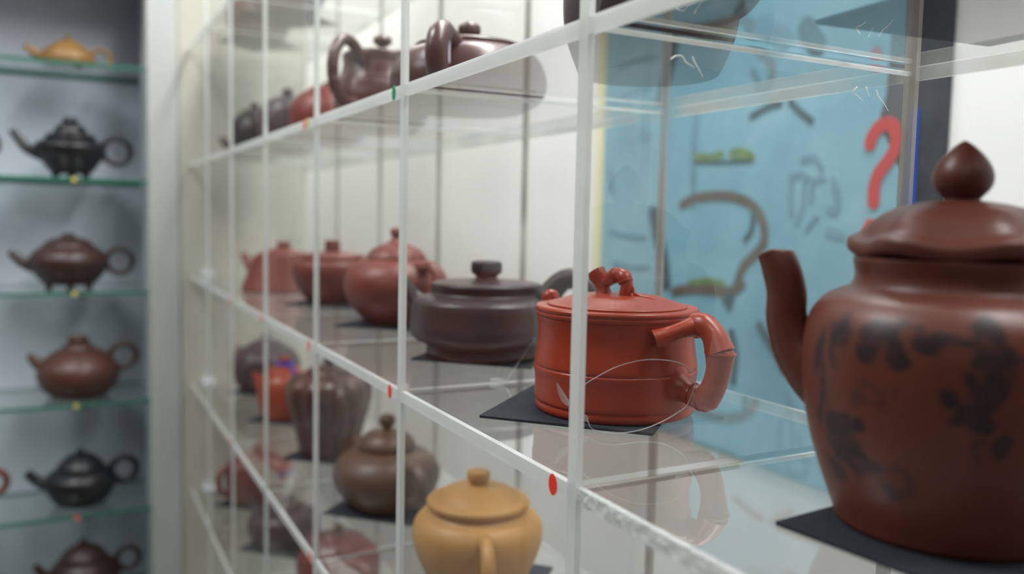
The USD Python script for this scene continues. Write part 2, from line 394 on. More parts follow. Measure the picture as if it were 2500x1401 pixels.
def feet_of(parent, r, m, n=3, rad=.7, h=.8):
    for i in range(n):
        a = 2 * math.pi * i / n + .5
        f = lathe([(0, 0), (rad * .75, 0), (rad, h * .5), (rad * 1.1, h + .5), (0, h + .6)], 20, 4)
        f.apply_translation([r * .01 * math.cos(a), r * .01 * math.sin(a), 0])
        obj('foot', f, m, parent)

def teapot(name, label, m, loc, handle_deg, body, lid, knob=None, spout=None, handle=None, feet=None, group=None, lobe=None, lobe_lid=None, klobe=None, knob_mesh=None):
    p = thing(name, label, 'teapot', loc, handle_deg - 180, group)
    obj('body', lathe(body, lobe=lobe), m, p)
    lid_of(p, lid, knob, m, lobe_lid, knob_mesh, klobe)
    if spout is not None: obj('spout', spout, m, p)
    if handle is not None: obj('handle', handle, m, p)
    if feet: feet_of(p, feet, m)
    return p

MT = 0.0016                                                    # thickness of the foam mats
def mat_sheet(name_label, x, y, z, side, deg):
    p = thing('foam_mat', name_label, 'mat', (x, y, Z0 + z + .0002), deg)
    # the sheet is a real 1.6 mm foam square with softened corners
    g = Polygon([(-side / 2, -side / 2), (side / 2, -side / 2), (side / 2, side / 2), (-side / 2, side / 2)]).buffer(-.001).buffer(.001)
    return obj('sheet', trimesh.creation.extrude_polygon(g, MT, engine='earcut'), 'foam_black', p, smooth=False)

def on(z, bare=False): return Z0 + z + (.0003 if bare else MT + .0003)

# --- middle shelf -------------------------------------------------
# 1. the orange-red bamboo pot
LOC = (-0.1275, 0.1105)
ob = thing('bamboo_teapot', 'bright orange-red bamboo-form teapot with twig knob on the middle shelf', 'teapot', (*LOC, on(0)), 15 - 180)
obj('body', lathe([(0, .0), (5.1, 0), (5.24, .12), (5.29, .35), (5.26, .52, 1), (5.24, .60, 1), (5.32, .75), (5.33, 1.4), (5.35, 2.2), (5.42, 2.85), (5.36, 2.95, 1), (5.36, 3.02, 1), (5.40, 3.1),
                      (5.28, 3.9), (5.16, 4.8), (5.20, 5.7), (5.28, 6.1), (5.28, 6.22, 1), (5.33, 6.26), (5.37, 6.40), (5.33, 6.54, 1), (5.37, 6.58), (5.40, 6.72), (5.32, 6.86), (5.1, 6.9), (0, 6.9)], 112, 6), 'clay_orange', ob)
lid = obj('lid', lathe([(0, 6.7), (4.55, 6.86, 1), (4.62, 6.92), (4.6, 7.0), (4.3, 7.08), (3.7, 7.26), (2.9, 7.52), (2.2, 7.62), (1.2, 7.66), (0, 7.67)], 112, 6), 'clay_orange', ob)
# knob: a bent, knotted twig.  local -x is the handle, +y is towards the room
def V(px, t, z): return (px, t, z)
collar = lambda P, d, r: tube([np.array(P) - np.array(d) * .05, np.array(P) + np.array(d) * .05], [r, r], 24, 1, 1, False)
stump = tube([(1.1, .1, 7.4), (1.15, .1, 7.9), (1.35, .1, 8.35), (1.62, .12, 8.75), (1.82, .14, 9.02)], [.66, .48, .52, .62, .64], 20, 5, 1.0, round_ends=False)
arch = tube([(1.1, .1, 8.25), (.65, .1, 8.55), (.2, .1, 8.85), (-.3, .12, 8.95), (-.75, .18, 8.78), (-1.0, .25, 8.35), (-.98, .35, 7.85), (-.95, .4, 7.55)], [.36, .42, .5, .46, .5, .40, .38, .36], 20, 6)
branch = tube([(-.95, .15, 8.6), (-1.25, .1, 8.2), (-1.45, .05, 7.8), (-1.9, -.05, 7.62), (-2.6, -.2, 7.56), (-3.1, -.35, 7.42)], [.2, .19, .17, .14, .1, .05], 14, 6)
branch2 = tube([(-1.35, .1, 7.8), (-1.7, .5, 7.62), (-2.4, .75, 7.52), (-3.0, .8, 7.4)], [.12, .12, .09, .04], 12, 6)
knot = [trimesh.creation.icosphere(2, .0019) for _ in range(3)]
for g, c in zip(knot, ((-.35, .3, 9.12), (-.8, .42, 8.75), (1.55, .45, 8.7))): g.apply_translation(np.array(c) * .01)
obj('knob', cat(stump, arch, branch, branch2, *knot, collar((.15, .1, 8.87), (1, 0, -.2), .53), collar((-.9, .25, 8.55), (.5, 0, 1), .50)), 'clay_orange', lid)
hd = tube([(-6.35, -.05, 6.2), (-6.95, 0, 6.3), (-7.65, 0, 5.8), (-8.2, 0, 4.75)], [.80, .74, .74, .92], 24, 8, 1, False)
hd2 = tube([(-8.2, 0, 4.72), (-8.12, 0, 3.7), (-7.8, 0, 2.6), (-7.3, 0, 1.8)], [.90, .76, .76, .84], 24, 8, 1, True)
hd3 = tube([(-7.3, 0, 1.8), (-6.8, 0, 1.78), (-6.3, 0, 1.95)], [.80, .68, .70], 24, 6, 1, True)
hd4 = tube([(-6.3, 0, 1.95), (-5.95, 0, 2.05), (-5.6, 0, 2.15), (-5.3, 0, 2.22), (-5.0, 0, 2.3)], [.70, .74, .84, 1.02, 1.3], 24, 6, 1, False)
twig = tube([(-6.55, -.15, 6.25), (-6.2, .75, 6.05), (-5.6, 1.5, 5.7), (-5.0, 2.3, 5.35)], [.76, .54, .52, .62], 22, 6, 1, False)
hole = tube([(-5.3, 1.9, 5.53), (-4.75, 2.63, 5.2)], [.34, .40], 16, 1, 1, False)
twig = trimesh.boolean.difference([twig, hole], engine='manifold')
obj('handle', cat(hd, hd2, hd3, hd4, twig), 'clay_orange', ob)
c = [collar((-8.2, 0, 4.74), (.05, 0, -1), .96), collar((-6.3, 0, 1.95), (1, 0, .2), .76), collar((-6.95, 0, 1.77), (1, 0, 0), .76)]
for g in c: obj('handle_node', g, 'clay_orange', ob)
obj('spout', tube([(4.3, 0, 3.2), (5.4, 0, 4.2), (6.0, 0, 5.3), (6.1, 0, 6.3), (6.3, 0, 7.1)], [1.5, 1.15, .9, .75, .62], 24, 8, 1, True), 'clay_orange', ob)
mat_sheet('black foam square under the orange-red bamboo teapot', -0.1385, 0.0955, 0, .111, 43)

# 2. the large brown pot in front, with printed bats and vines
BIG = (0.1147, 0.1137)
bg = thing('bulbous_teapot', 'tall rounded brown teapot with dark bat and vine print, closest to the viewer', 'teapot', (*BIG, on(0)), 34.6 - 180)
UsdGeom.Xformable(stage.GetPrimAtPath(bg)).AddScaleOp().Set(Gf.Vec3f(0.97, 0.97, 0.97))
body_pts = [(0, 0), (4.2, 0), (4.4, .12), (4.58, .6), (5.1, 2.0), (5.62, 3.6), (5.96, 5.3), (6.10, 7.0), (6.03, 8.3), (5.76, 9.2), (5.22, 9.85), (4.65, 10.15), (4.2, 10.35), (4.05, 10.8), (4.15, 11.5), (4.1, 11.6), (0, 11.6)]
bm = lathe(body_pts, 300, 12)
def body_print(v):
    """1 where the dark slip print covers the pot, 0 on bare clay; v in metres in the pot's frame."""
    ph = np.degrees(np.arctan2(v[:, 1], v[:, 0])); h = v[:, 2] * 100
    nz = np.stack([(meshkit.fbm(v * 90 + 7, 3, 3) - .5), (meshkit.fbm(v * 90 + 31, 3, 5) - .5)], 1)
    # picture-side frame: arc is cm round the pot, 0 facing the viewer, negative towards the spout
    arc = ((ph - 90 + 180) % 360 - 180) * math.pi / 180 * 6.1
    a, z = arc + nz[:, 0] * 1.0, h + nz[:, 1] * 1.0
    m = np.zeros(len(v))
    def blot(x, y, rx, ry, deg=0, ring=0.0, s=1.0):
        c, q = math.cos(math.radians(deg)), math.sin(math.radians(deg))
        u, w = ((a - x) * c + (z - y) * q) / rx, (-(a - x) * q + (z - y) * c) / ry
        d = np.sqrt(u * u + w * w)
        e = np.clip((1.12 - d) / .28, 0, 1) if not ring else np.clip((ring - np.abs(d - 1)) / .12, 0, 1)
        np.maximum(m, e * s, out=m)
    for b in PRINT: blot(*b)
    return m * np.clip(.72 + 1.1 * (meshkit.fbm(v * 260, 2, 9) - .35), .45, 1)

PRINT = [(-4.24, 8.76, 0.46, 0.67, 10), (-4.66, 8.55, 0.33, 0.51, -20), (-2.84, 8.77, 0.63, 0.63, 0), (-2.10, 8.63, 0.40, 0.72, -10), (-2.94, 8.00, 0.52, 0.56, 0), (-1.73, 7.98, 0.42, 0.56, 0),
         (-1.63, 9.24, 0.24, 0.17, 30), (-0.90, 9.16, 0.22, 0.13, -30), (-1.25, 9.1, .12, .12, 0), (-0.64, 8.57, 0.54, 0.34, -25), (0.12, 8.80, 0.59, 0.28, 0), (0.89, 8.83, 0.51, 0.28, 15), (1.37, 9.33, 0.64, 0.44, 0), (1.77, 8.47, 0.49, 0.67, 0),
         (1.14, 8.30, 0.37, 0.48, 0), (0.82, 7.27, 0.30, 0.52, 0), (1.33, 6.88, 0.41, 0.63, 0), (-0.01, 6.67, 0.37, 0.42, 0), (0.77, 6.16, 0.63, 0.54, -15), (0.35, 5.74, 0.35, 0.21, 10), (1.31, 5.69, 0.47, 0.45, 0), (1.29, 4.62, 0.39, 0.47, 0, 0.3, 0.6),
         (1.68, 7.34, 0.38, 0.71, 0), (2.03, 4.99, 0.32, 0.46, 0), (-5.77, 7.57, 0.30, 0.99, -8), (-5.26, 6.48, 0.16, 1.02, 8), (-5.54, 5.33, 0.22, 0.88, -4), (-4.47, 7.28, 0.16, 0.22, 40), (-4.76, 7.73, 0.14, 0.64, 30), (-2.94, 6.44, 0.40, 0.35, 0, 0.3, 0.55),
         (-2.23, 6.64, 0.27, 0.27, 0, 0.3, 0.55), (-2.38, 5.99, 0.25, 0.24, 0, 0.3, 0.55), (-3.47, 6.10, 0.33, 0.32, 0, 0, .5), (-4.36, 4.93, 0.82, 0.58, 0), (-3.43, 4.98, 0.45, 0.47, 0), (-4.30, 3.94, 0.94, 0.69, 0), (-3.50, 3.56, 0.73, 0.62, 0), (-2.75, 3.49, 0.47, 0.35, 0),
         (-1.78, 3.14, 0.67, 0.51, 0, 0.3, 0.6), (-2.17, 2.53, 0.53, 0.40, 0, 0, .7), (-4.98, 2.66, 0.61, 0.47, 0),
         # the part of the print that runs on round the far side
         (2.9, 8.2, .6, .5, 0), (3.6, 7.0, .4, .7, 10), (4.2, 5.6, .6, .5, 0), (5.0, 8.4, .5, .7, 0), (6.3, 6.5, .6, .8, 0), (7.6, 8.0, .7, .5, 0)]
mat('clay_printed', {'t': ('texture_coordinate', {}), 'n': ('noise_texture', {'scale': 28.0, 'detail': 4.0}), 'g': ('noise_texture', {'scale': 900.0}),
                     'r': ('rgb_ramp', {'ramp': [(0.25, lin(90, 46, 34)), (0.75, lin(105, 54, 40))]}), 'at': ('attribute', {'attribute': 'slip_print'}),
                     'mx': ('mix', {'color2': lin(46, 32, 34)}), 'b': ('bump', {'strength': 0.1, 'distance': 0.0006}), 'p': ('principled_bsdf', {'roughness': 0.4, 'specular_ior_level': 0.45})},
    [('t.object', 'n.vector'), ('t.object', 'g.vector'), ('n.fac', 'r.fac'), ('r.color', 'mx.color1'), ('at.fac', 'mx.fac'), ('mx.color', 'p.base_color'), ('g.fac', 'b.height'), ('b.normal', 'p.normal')])
clay('clay_big', (98, 51, 39), 0.4, 0.07)
bpath = bg + '/' + numbered(bg, 'body')
bmesh = usdkit.mesh(stage, bpath, bm, MAT['clay_printed'], smooth=True)
UsdGeom.PrimvarsAPI(bmesh).CreatePrimvar('slip_print', Sdf.ValueTypeNames.FloatArray, 'vertex').Set([float(x) for x in body_print(np.array(bm.vertices))])
def petal(phi, r, z):
    w = np.clip((r - 1.2) / 3.2, 0, 1) ** 1.5
    return r * (1 + .035 * w * np.cos(6 * phi)), z + .15 * w * np.cos(6 * phi + .3)
blid = obj('lid', lathe([(0, 11.5), (3.9, 11.62), (4.1, 11.68), (4.28, 11.8), (4.34, 12.05), (4.28, 12.3), (4.1, 12.42), (3.8, 12.6), (3.35, 13.1), (2.7, 13.6), (1.9, 13.88), (1.2, 14.02), (.8, 14.06), (0, 14.08)], 160, 8, petal), 'clay_big', bg)
obj('knob', lathe([(0, 13.9), (.78, 14.0), (.72, 14.12), (.86, 14.3), (1.1, 14.6), (1.2, 14.95), (1.14, 15.35), (.9, 15.8), (.55, 16.2), (.22, 16.48), (0, 16.6)], 64, 8), 'clay_big', blid)
sp = tube([(4.6, 0, 5.4), (5.6, 0, 6.2), (6.5, 0, 7.3), (6.95, 0, 8.6), (7.0, 0, 9.8), (7.35, 0, 11.0), (7.75, 0, 11.75)], [1.5, 1.32, 1.06, .93, .9, .86, .74], 32, 8, 1, False)
v = np.array(sp.vertices); v[:, 2] = np.minimum(v[:, 2], .1172 + (v[:, 0] - .07) * .06); sp.vertices = v      # mouth cut nearly level
obj('spout', sp, 'clay_big', bg)
obj('handle', ring_handle(5.6, 9.4, 6.0, 4.6, 10.2, .75), 'clay_big', bg)
mat_sheet('black foam square under the tall printed brown teapot', 0.1338, 0.1137, 0, .115, 6)

C = lambda n: -(n - 1) * W - W / 2

# 3. dark flat pot next to the bamboo pot
teapot('flat_teapot', 'dark charcoal-brown low teapot with drum knob, beside the orange-red one', 'clay_dark', (-0.361, 0.126, on(0)), 65 - 22,
       [(0, 0), (5.1, 0), (5.35, .1), (5.4, .5), (5.25, 1.0, 1), (6.0, 1.25), (6.75, 1.75), (6.95, 2.4), (6.85, 3.6), (6.75, 4.6), (6.6, 5.0), (6.0, 5.3), (5.2, 5.5), (4.95, 5.7), (4.95, 6.2), (0, 6.2)],
       [(0, 6.0), (4.9, 6.05), (5.05, 6.25), (5.0, 6.5), (4.8, 6.62), (3.5, 6.78), (2.0, 6.88), (1.2, 6.92), (0, 6.95)],
       [(0, 6.9), (1.05, 6.92), (.98, 7.15), (1.25, 7.4), (1.38, 7.5), (1.4, 8.3), (1.3, 8.5), (.9, 8.6), (0, 8.65)],
       spout_of(6.2, 3.9, 8.6, 6.6, .1, 1.0, .5), ring_handle(6.2, 5.6, 6.6, 2.2, 10.4, .95, 1, 1.6))
mat_sheet('black foam square under the low charcoal teapot', -0.362, 0.132, 0, .111, 45)
# 4. round red pot
teapot('gourd_teapot', 'round red-brown teapot with peaked lid, left of the charcoal one', 'clay_red', (C(3) + .004, 0.126, on(0)), 70.8 - 58,
       [(0, 0), (3.4, 0), (3.5, .2), (4.6, 1.3), (5.7, 2.9), (6.05, 4.3), (5.75, 5.8), (4.8, 6.9), (3.6, 7.4), (3.5, 7.5), (0, 7.5)],
       [(0, 7.3), (3.4, 7.4), (3.5, 7.6), (3.3, 8.0), (2.6, 8.7), (1.5, 9.2), (.9, 9.5), (.6, 9.8), (0, 9.85)],
       [(0, 9.6), (.5, 9.7), (.55, 10.1), (.75, 10.5), (.7, 10.9), (.3, 11.1), (0, 11.1)],
       spout_of(5.4, 4.0, 8.3, 7.4, .3, 1.0, .5), ring_handle(4.9, 6.9, 5.6, 2.8, 8.6, .62))
mat_sheet('black foam square under the round red-brown teapot with peaked lid', C(3) + .002, 0.131, 0, .111, 45)
# 5. squat red-brown pot with block knob
teapot('squat_teapot', 'red-brown squat teapot with square block knob, left of the peaked-lid one', 'clay_red_brown', (C(4), 0.119, on(0)), 74.6 - 50,
       [(0, 0), (3.3, 0), (3.5, .3), (4.4, 1.5), (5.3, 3.2), (5.6, 4.6), (5.3, 5.7), (4.6, 6.1), (4.3, 6.2), (0, 6.2)],
       [(0, 6.0), (4.3, 6.1), (4.5, 6.3), (4.4, 6.6), (3.6, 6.9), (2.0, 7.15), (1.0, 7.2), (0, 7.2)],
       None, spout_of(5.0, 3.6, 7.8, 6.3, .2), ring_handle(4.9, 5.4, 5.2, 2.2, 8.4, .6), knob_mesh=box(-.0085, .0085, -.0085, .0085, .07, .0885, .002))
mat_sheet('black foam square under the squat teapot with block knob', C(4) - .002, 0.131, 0, .111, 45)
# 6. cone-sided pot
teapot('cone_teapot', 'brick-red cone-sided teapot at the far left of the middle shelf', 'clay_red', (C(5), 0.104, on(0, True)), 77 - 42,
       [(0, 0), (6.6, 0, 1), (6.75, .15), (6.6, .6), (5.7, 3.0), (4.9, 5.2), (4.8, 5.5, 1), (4.6, 5.6), (0, 5.6)],
       [(0, 5.4), (4.2, 5.5), (4.2, 5.8), (3.4, 6.2), (2.0, 6.6), (1.4, 6.8), (0, 6.85)],
       [(0, 6.6), (1.1, 6.75), (1.0, 7.2), (1.15, 7.7), (.8, 8.0), (0, 8.05)],
       spout_of(5.6, 2.4, 9.0, 5.6, .05, 1.2, .5), ring_handle(5.0, 4.9, 6.0, 1.3, 9.4, .55))

# --- shelf below ----------------------------------------------------
z1 = ROWS[3]
teapot('mustard_teapot', 'mustard-yellow round-shouldered teapot, lower front, with flat button knob', 'clay_mustard', (C(2) + .003, 0.122, on(z1)), 65 - 84,
       [(0, 0), (4.2, 0), (4.4, .2), (4.9, 1.4), (5.6, 3.0), (6.05, 4.6), (5.95, 5.9), (5.4, 6.7), (4.75, 7.05), (4.5, 7.3), (4.5, 7.7), (0, 7.7)],
       [(0, 7.5), (4.55, 7.55), (4.75, 7.7), (4.8, 7.95), (4.65, 8.2), (4.3, 8.3, 1), (4.0, 8.45), (3.2, 8.95), (2.2, 9.35), (1.3, 9.5), (0, 9.55)],
       [(0, 9.4), (.85, 9.45), (.85, 9.7), (1.02, 9.95), (1.08, 10.5), (.98, 10.75), (0, 10.85)],
       spout_of(5.5, 3.8, 8.0, 7.0), ring_handle(5.4, 6.0, 5.5, 2.4, 8.8, .72, .85, .2))
mat_sheet('black foam square under the mustard-yellow teapot', C(2), 0.128, z1, .111, 45)
teapot('ball_knob_teapot', 'plain dark brown squat teapot with small ball knob, behind the mustard one', 'clay_brown', (C(3), 0.118, on(z1)), 70.8 - 64,
       [(0, 0), (4.0, 0), (4.2, .2), (5.4, 1.5), (6.3, 3.3), (6.2, 4.6), (5.3, 5.9), (4.0, 6.6), (3.3, 6.8), (3.2, 6.9), (0, 6.9)],
       [(0, 6.7), (3.3, 6.8), (3.4, 7.0), (3.2, 7.7), (2.5, 8.5), (1.4, 8.9), (.7, 9.0), (0, 9.0)],
       [(0, 8.8), (.5, 8.95), (.5, 9.2), (.9, 9.7), (.95, 10.2), (.7, 10.7), (0, 10.95)],
       spout_of(5.6, 3.2, 8.6, 6.2), ring_handle(5.2, 5.9, 5.8, 2.2, 8.9, .65))
mat_sheet('black foam square under the teapot with ball knob', C(3), 0.1195, z1, .111, 45)
def melon(k, a):
    def f(phi, r, z):
        w = np.clip(r / 4.0, 0, 1); return r * (1 - a * w * np.abs(np.sin(k * phi / 2)) ** .5 + a * .7 * w), z
    return f
mel = lambda k, a: (lambda phi, r, z: (r * (1 + a * np.clip(r / 4, 0, 1) * (np.abs(np.cos(k * phi / 2)) - .6)), z))
teapot('ribbed_jar_teapot', 'tall grey-brown ribbed jar-shaped teapot beneath the shelf edge, third from the mustard one', 'clay_purple_brown', (C(4), 0.115, on(z1)), 74.6 - 78,
       [(0, 0), (3.7, 0), (3.9, .2), (4.3, 2.0), (4.9, 4.5), (5.6, 7.0), (5.9, 8.8), (5.7, 10.2), (4.8, 11.2), (3.6, 11.6), (0, 11.6)],
       [(0, 11.4), (3.4, 11.5), (3.3, 12.0), (2.2, 12.6), (1.0, 12.9), (0, 12.9)],
       [(0, 12.7), (.6, 12.8), (.8, 13.4), (.6, 13.9), (0, 14.0)],
       spout_of(5.2, 6.4, 8.2, 10.6), ring_handle(5.0, 10.2, 5.0, 4.6, 8.2, .65), lobe=mel(10, .10))
mat_sheet('black foam square under the tall ribbed jar-shaped teapot', C(4), 0.127, z1, .111, 45)
teapot('ribbon_teapot', 'small rust-orange teapot with a blue ribbon round its knob', 'clay_orange', (C(5), 0.106, on(z1)), 77 - 40,
       [(0, 0), (3.6, 0), (3.8, .3), (4.3, 2.2), (4.5, 4.5), (4.2, 6.4), (3.4, 7.4), (3.0, 7.6), (0, 7.6)],
       [(0, 7.4), (3.0, 7.5), (2.9, 7.9), (2.0, 8.5), (1.0, 8.8), (0, 8.8)],
       [(0, 8.6), (.5, 8.7), (.8, 9.4), (.9, 10.0), (.5, 10.4), (0, 10.5)],
       spout_of(4.0, 3.8, 6.5, 7.0), ring_handle(3.9, 6.6, 4.2, 2.6, 7.2, .5))
rb = thing('ribbon', 'short blue-violet ribbon hanging from the rust-orange teapot', 'ribbon', (C(5), 0.106, on(z1)), 77 - 40 - 180)
obj('band', lathe([(1.0, 8.85), (1.35, 8.85), (1.35, 9.35), (1.0, 9.35), (1.0, 8.86)], 32, 2), 'ribbon_blue', rb)
obj('tail', tube([(-1.25, .5, 9.1), (-2.2, .9, 8.9), (-3.0, 1.3, 8.0), (-3.7, 1.6, 7.2)], [.5, .5, .5, .45], 10, 5, .25), 'ribbon_blue', rb)
mat_sheet('black foam square under the rust-orange teapot', C(5), 0.122, z1, .111, 45)
teapot('globe_teapot', 'dark purple-brown globe teapot, farthest on the shelf below the middle one', 'clay_purple', (C(6), 0.124, on(z1)), 79 - 50,
       [(0, 0), (4.2, 0), (4.4, .2), (5.9, 2.2), (6.5, 4.4), (6.1, 6.4), (4.9, 7.9), (3.6, 8.5), (0, 8.6)],
       [(0, 8.4), (3.5, 8.5), (3.3, 8.9), (2.2, 9.5), (1.0, 9.7), (0, 9.7)],
       [(0, 9.5), (.5, 9.6), (.7, 10.1), (.9, 10.6), (.5, 11.0), (0, 11.1)],
       spout_of(5.6, 4.2, 8.2, 7.4), ring_handle(5.4, 6.6, 6.0, 2.6, 8.6, .6), lobe=mel(14, .06))
mat_sheet('black foam square under the dark globe teapot at the far end', C(6), 0.132, z1, .111, 45)

# --- lowest visible shelf -----------------------------------------
z2 = ROWS[4]
teapot('panelled_teapot', 'deep red lobed teapot at the far end of the lowest visible shelf', 'clay_vermilion', (C(6), 0.104, on(z2)), 79 - 150,
       [(0, 0), (4.4, 0), (4.6, .2), (5.4, 2.5), (5.7, 5.0), (5.4, 7.2), (4.4, 8.4), (3.4, 8.8), (0, 8.8)],
       [(0, 8.6), (3.3, 8.7), (3.1, 9.2), (2.0, 9.8), (0, 9.9)], [(0, 9.7), (.6, 9.8), (.8, 10.4), (.5, 10.8), (0, 10.9)],
       spout_of(5.0, 4.0, 7.8, 7.6), ring_handle(4.9, 7.2, 5.2, 2.6, 7.8, .6), lobe=mel(6, .12))
mat_sheet('black foam square under the deep red lobed teapot', C(6), 0.106, z2, .111, 45)
teapot('low_brown_teapot', 'dark brown low rounded teapot on the lowest visible shelf, under the rust-orange one', 'clay_maroon', (C(5), 0.104, on(z2)), 77 - 50,
       [(0, 0), (4.0, 0), (4.2, .2), (5.6, 1.6), (6.0, 3.2), (5.6, 4.8), (4.2, 6.0), (3.4, 6.2), (0, 6.2)],
       [(0, 6.0), (3.3, 6.1), (3.1, 6.6), (2.0, 7.2), (0, 7.4)], [(0, 7.2), (.6, 7.3), (.8, 7.9), (.5, 8.3), (0, 8.4)],
       spout_of(5.4, 2.8, 8.2, 5.6), ring_handle(4.8, 5.2, 5.6, 1.8, 8.4, .6))
mat_sheet('black foam square under the dark brown low teapot', C(5), 0.108, z2, .111, 45)
teapot('domed_pink_teapot', 'brick-pink domed teapot on the lowest visible shelf, under the ribbed jar', 'clay_vermilion', (C(4), 0.130, on(z2, True)), 74.6 - 62,
       [(0, 0), (4.6, 0), (4.8, .2), (5.6, 2.2), (6.0, 4.6), (5.9, 6.4), (5.2, 7.6), (4.2, 8.2), (0, 8.2)],
       [(0, 8.0), (4.2, 8.1), (4.2, 8.4), (3.4, 9.2), (2.0, 9.8), (0, 10.0)], [(0, 9.8), (.5, 9.9), (.5, 10.2), (.7, 10.7), (.4, 11.1), (0, 11.2)],
       spout_of(5.4, 3.8, 8.2, 7.6), ring_handle(5.3, 6.8, 5.5, 2.4, 8.6, .65))

# --- shelf above the middle one -------------------------------------
z3 = ROWS[1]
teapot('aubergine_teapot', 'aubergine-black round teapot at upper centre, seen through the clear shelf from below', 'clay_purple', (-0.119, 0.124, on(z3, True)), 55.4 - 52,
       [(0, 0), (4.3, 0), (4.5, .15), (4.9, 1.0), (5.4, 2.4), (5.65, 4.2), (5.5, 6.2), (4.7, 7.8), (3.6, 8.4), (0, 8.5)],
       [(0, 8.3), (3.5, 8.4), (3.4, 8.8), (2.4, 9.6), (1.0, 10.0), (0, 10.0)], [(0, 9.8), (.6, 9.9), (.9, 10.6), (.6, 11.2), (0, 11.3)],
       spout_of(5.0, 4.2, 8.2, 8.0), ring_handle(4.9, 7.2, 5.0, 3.0, 9.2, .75))
teapot('broad_glossy_teapot', 'broad glossy purple-brown teapot with oval knob and upright handle loop, upper shelf', 'clay_purple_brown', (C(2) - .003, 0.108, on(z3, True)), 65 - 106,
       [(0, 0), (4.8, 0), (5.0, .15), (6.4, .9), (7.0, 2.2), (6.8, 3.6), (6.0, 4.9), (4.8, 5.5), (4.6, 5.6), (0, 5.6)],
       [(0, 5.4), (4.7, 5.5), (4.85, 5.65), (4.7, 5.85), (3.6, 6.15), (2.0, 6.4), (1.0, 6.5), (0, 6.5)], [(0, 6.3), (.75, 6.4), (.7, 6.6), (1.0, 7.0), (.95, 7.6), (.5, 7.9), (0, 7.95)],
       spout_of(6.2, 2.6, 9.2, 5.8), ring_handle(5.6, 5.0, 6.3, 1.6, 8.9, .95, 1, .5))
teapot('mushroom_knob_teapot', 'purple-brown teapot with mushroom knob and big ring handle, upper shelf', 'clay_purple_brown', (C(3) - .002, 0.109, on(z3, True)), 70.8 - 122,
       [(0, 0), (3.8, 0), (4.0, .2), (5.0, 1.4), (5.4, 3.2), (5.1, 5.2), (4.6, 6.6), (4.4, 7.6), (4.4, 8.3), (0, 8.3)],
       [(0, 8.1), (4.4, 8.2), (4.5, 8.5), (4.3, 8.8), (2.5, 9.05), (0, 9.1)], [(0, 8.9), (.55, 9.05), (.42, 9.5), (.55, 9.8), (1.0, 10.1), (1.08, 10.5), (.8, 10.9), (0, 11.05)],
       spout_of(4.9, 3.2, 8.0, 7.2), ring_handle(4.6, 7.6, 5.0, 2.8, 9.5, .62, 1, 1.5))
teapot('vermilion_teapot', 'red round-topped teapot on the upper shelf, left of the ring-handled one', 'clay_vermilion', (C(4) + .001, 0.112, on(z3, True)), 74.6 - 60,
       [(0, 0), (3.6, 0), (3.8, .2), (5.0, 1.6), (5.4, 3.6), (5.0, 5.6), (3.9, 7.0), (3.2, 7.3), (0, 7.3)],
       [(0, 7.1), (3.1, 7.2), (2.9, 7.6), (1.9, 8.2), (0, 8.4)], [(0, 8.2), (.6, 8.3), (.7, 8.6), (.4, 8.9), (0, 9.0)],
       spout_of(5.4, 3.6, 8.2, 7.4), ring_handle(5.0, 7.2, 5.4, 2.4, 8.6, .6))
teapot('plum_teapot', 'plum-grey teapot with small round knob, second from the far end of the upper shelf', 'clay_purple', (C(5), 0.111, on(z3, True)), 77 - 40,
       [(0, 0), (3.6, 0), (3.8, .2), (4.3, 2.0), (4.6, 4.6), (4.5, 6.8), (3.8, 8.4), (3.0, 8.9), (0, 8.9)],
       [(0, 8.7), (2.9, 8.8), (2.7, 9.1), (1.6, 9.5), (0, 9.6)], [(0, 9.4), (.5, 9.5), (.9, 10.1), (.9, 10.6), (.5, 11.0), (0, 11.1)],
       spout_of(4.2, 4.0, 7.0, 8.0), ring_handle(4.2, 7.4, 4.4, 2.8, 7.4, .55))
teapot('far_black_teapot', 'black-brown teapot with low spout at the far end of the upper shelf', 'clay_black', (C(6), 0.104, on(z3, True)), 79 - 20,
       [(0, 0), (3.4, 0), (3.6, .2), (4.3, 2.2), (4.5, 4.8), (4.1, 7.2), (3.2, 8.6), (2.6, 9.0), (0, 9.0)],
       [(0, 8.8), (2.5, 8.9), (2.4, 9.4), (1.4, 10.0), (0, 10.2)], [(0, 10.0), (.5, 10.1), (.8, 10.7), (.5, 11.2), (0, 11.3)],
       spout_of(4.0, 2.8, 6.6, 4.6), ring_handle(4.0, 7.2, 4.3, 3.0, 7.2, .55))
teapot('upper_right_teapot', 'dark teapot at the top right edge, seen from below through its foam square', 'clay_dark', (0.108, 0.152, on(z3)), 34.6 - 20,
       [(0, 0), (4.2, 0), (4.4, .2), (5.2, 1.4), (5.6, 3.4), (5.2, 5.4), (4.0, 6.6), (0, 6.8)],
       [(0, 6.6), (3.9, 6.7), (3.8, 7.1), (2.4, 7.8), (0, 8.0)], [(0, 7.8), (.6, 7.9), (.8, 8.6), (.5, 9.1), (0, 9.2)],
       spout_of(5.0, 3.2, 8.0, 6.4), ring_handle(4.9, 5.6, 5.2, 2.0, 8.4, .6))
mat_sheet('black foam square at the top right edge, seen from below', 0.1075, 0.148, z3, .113, -5.5)

